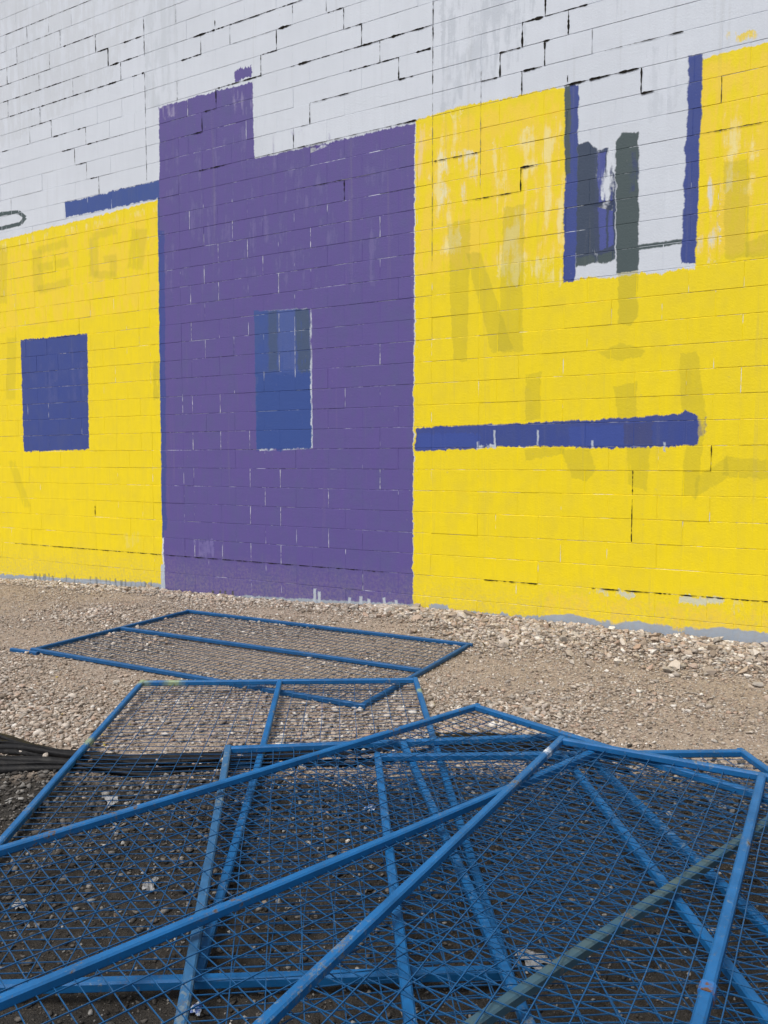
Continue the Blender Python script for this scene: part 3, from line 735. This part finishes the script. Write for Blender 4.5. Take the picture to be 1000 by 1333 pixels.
# ------------------------------------------------------------------ black plastic strips, bunched up under the panels
n = NT('black_plastic'); p = n.pos()
n.bump(n.noise(n.vm('MULTIPLY', p, (6, 25, 25)), 1.5, 4, .6), .5, .01)
M_BP = n.finish(n.mix(n.step(n.noise(p, 14, 4, .7), .52, .72), (.005, .005, .006), (.018, .017, .016)), n.m('MULTIPLY_ADD', n.noise(p, 9, 2), .3, .45), .2)
def ribbon(path, width, folds, hgt, v, f, z_lift=0.0, ncr=30, seed=0, nl=110):
    r = np.random.default_rng(seed)
    C = np.array([on_ground(*q_) for q_ in path]); s = np.concatenate([[0], np.cumsum(np.hypot(*np.diff(C, axis=0).T))])
    S_ = np.linspace(0, s[-1], nl); PX = np.interp(S_, s, C[:, 0]); PY = np.interp(S_, s, C[:, 1])
    ker = np.ones(9)/9
    PXs = np.convolve(np.pad(PX, 4, 'edge'), ker, 'valid'); PYs = np.convolve(np.pad(PY, 4, 'edge'), ker, 'valid')
    tx, ty = np.gradient(PXs), np.gradient(PYs); ln = np.hypot(tx, ty); tx /= ln; ty /= ln
    n0 = len(v); a = r.uniform(0, 6.28, 8)
    for i in range(nl):
        wv_ = np.interp(S_[i]/S_[-1], np.linspace(0, 1, len(width)), width); hv = np.interp(S_[i]/S_[-1], np.linspace(0, 1, len(hgt)), hgt)
        for j in range(ncr+1):
            c = j/ncr-.5
            ph = folds*6.283*c + 1.2*math.sin(S_[i]*2.2+a[0]) + .9*math.sin(S_[i]*4.7+a[1]+c*3)
            z = hv*(.5+.5*math.sin(ph))*(.55+.45*math.sin(S_[i]*3.1+c*9+a[2])**2) + .3*hv*math.sin(ph*2.3+a[3])*.5
            z = max(z, 0)*(1-(2*c)**6)
            off = c*wv_ + .015*math.sin(ph*.9+a[4]) + .02*math.sin(S_[i]*2.7+a[5])
            X, Y = PXs[i]-ty[i]*off, PYs[i]+tx[i]*off
            v.append((X, Y, float(ground_z(X, Y))+.006+z_lift+z))
    for i in range(nl-1):
        for j in range(ncr):
            b = n0+i*(ncr+1)+j; f.append((b, b+1, b+ncr+2, b+ncr+1))
v, f = [], []
MAIN = [(-160, 972), (-40, 984), (0, 990), (80, 997), (150, 1001), (240, 1000), (330, 994), (430, 986), (520, 977), (600, 969), (680, 969), (760, 982), (830, 996)]
UPPER = [(-150, 925), (-30, 951), (0, 961), (50, 976), (110, 989), (190, 998), (300, 990), (420, 982)]
for i_ in range(7):
    up_ = i_ in (1, 5, 8)
    o_ = [-15, 0, 8, -7, 12, 5, -11, 3, -4, 9, -2][i_] if not up_ else [0, -2, 0, 0, 0, 4, 0, 0, -5][i_]
    r_ = random.Random(40+i_)
    pa = [(x_, y_+o_*(.66 if x_ > 60 else 1.15)+r_.uniform(-2.2, 2.2)) for x_, y_ in (UPPER if up_ else MAIN)]
    w0 = r_.uniform(.026, .052)
    ribbon(pa, [w0*1.3, w0, w0*1.1, w0*.8, w0], r_.uniform(.8, 1.6), [.05, .045, .022, .020, .020, .022], v, f, z_lift=.0025*(i_ % 4), ncr=8, seed=20+i_, nl=120)
for i_ in range(7):                                        # the wider bunch under the rust-spotted panel
    r_ = random.Random(80+i_); o_ = (-11, -7, -3, 1, 5, 9, 12)[i_]
    pa = [(x_, y_+o_+r_.uniform(-2, 2)) for x_, y_ in [(555, 968), (600, 966), (650, 968), (700, 974), (740, 982)]]
    ribbon(pa, [.05, .07, .075, .05], 1.1, [.016, .024, .024, .014], v, f, z_lift=.002*(i_ % 3), ncr=8, seed=60+i_, nl=50)
tp = mesh_obj('plastic_strips', v, f, M_BP, None, True)
sm = tp.modifiers.new('thickness', 'SOLIDIFY'); sm.thickness = .002
tp['label'] = 'bundle of flat black plastic strips running under the blue fence panels'; tp['category'] = 'plastic strips'; tp['kind'] = 'thing'

# ------------------------------------------------------------------ litter
n = NT('white_scrap'); p = n.pos()
M_W = n.finish(n.mix(n.step(n.noise(p, 55, 4, .7), .42, .62), (.30, .305, .31), (.11, .11, .11)), .5, .4)
n = NT('blue_scrap'); p = n.pos()
M_WB = n.finish(n.mix(n.step(n.noise(p, 60, 2), .48, .56), (.50, .53, .56), (.10, .16, .38)), .45, .4)
def scrap(kind, px, py, sx, sy, h, mat, label, seed):
    r = np.random.default_rng(seed); sx *= .8; sy *= .8; h *= .8; x, y = on_ground(px, py); v, f = [], []
    nx, ny = 12, 9; a = r.uniform(0, 6.28, 6)
    for j in range(ny):
        for i in range(nx):
            u, w_ = i/(nx-1)-.5, j/(ny-1)-.5
            rr = 1+.25*math.sin(3*math.atan2(w_, u)+a[0])+.12*math.sin(7*math.atan2(w_, u)+a[1])
            z = abs(math.sin(9*u+4*w_+a[2]))*.5+abs(math.sin(-5*u+10*w_+a[3]))*.5+r.uniform(0, .35)
            v.append((u*sx*rr, w_*sy*rr, z*h*(1-1.2*(u*u+w_*w_))))
    for j in range(ny-1):
        for i in range(nx-1):
            b = j*nx+i; f.append((b, b+1, b+nx+1, b+nx))
    o = mesh_obj(kind, v, f, mat); o.location = (x, y, float(ground_z(x, y))+.006); o.rotation_euler = (0, 0, r.uniform(0, 3.14))
    md = o.modifiers.new('thickness', 'SOLIDIFY'); md.thickness = .001
    o['label'] = label; o['category'] = 'litter'; o['group'] = 'scraps of litter under the fence panels'
scrap('paper_scrap', 195, 1150, .09, .05, .018, M_W, 'crumpled white paper scrap on dark soil beside the scuffed dull rail', 1)
scrap('plastic_scrap', 692, 1245, .12, .08, .025, M_W, 'large torn white plastic scrap beneath the top fence panel', 2)
scrap('paper_scrap', 482, 1053, .06, .05, .02, M_WB, 'small white and blue wrapper lying under the mesh', 3)
scrap('paper_scrap', 145, 1045, .12, .06, .018, M_W, 'pale torn paper scrap beside the black plastic strips', 4)
scrap('paper_scrap', 26, 1178, .05, .06, .015, M_W, 'tiny off-white scrap near the rust-spotted rail', 5)
scrap('paper_scrap', 255, 1310, .04, .05, .015, M_WB, 'tiny white scrap beside the lower end rail of yellow-marked panel', 6)
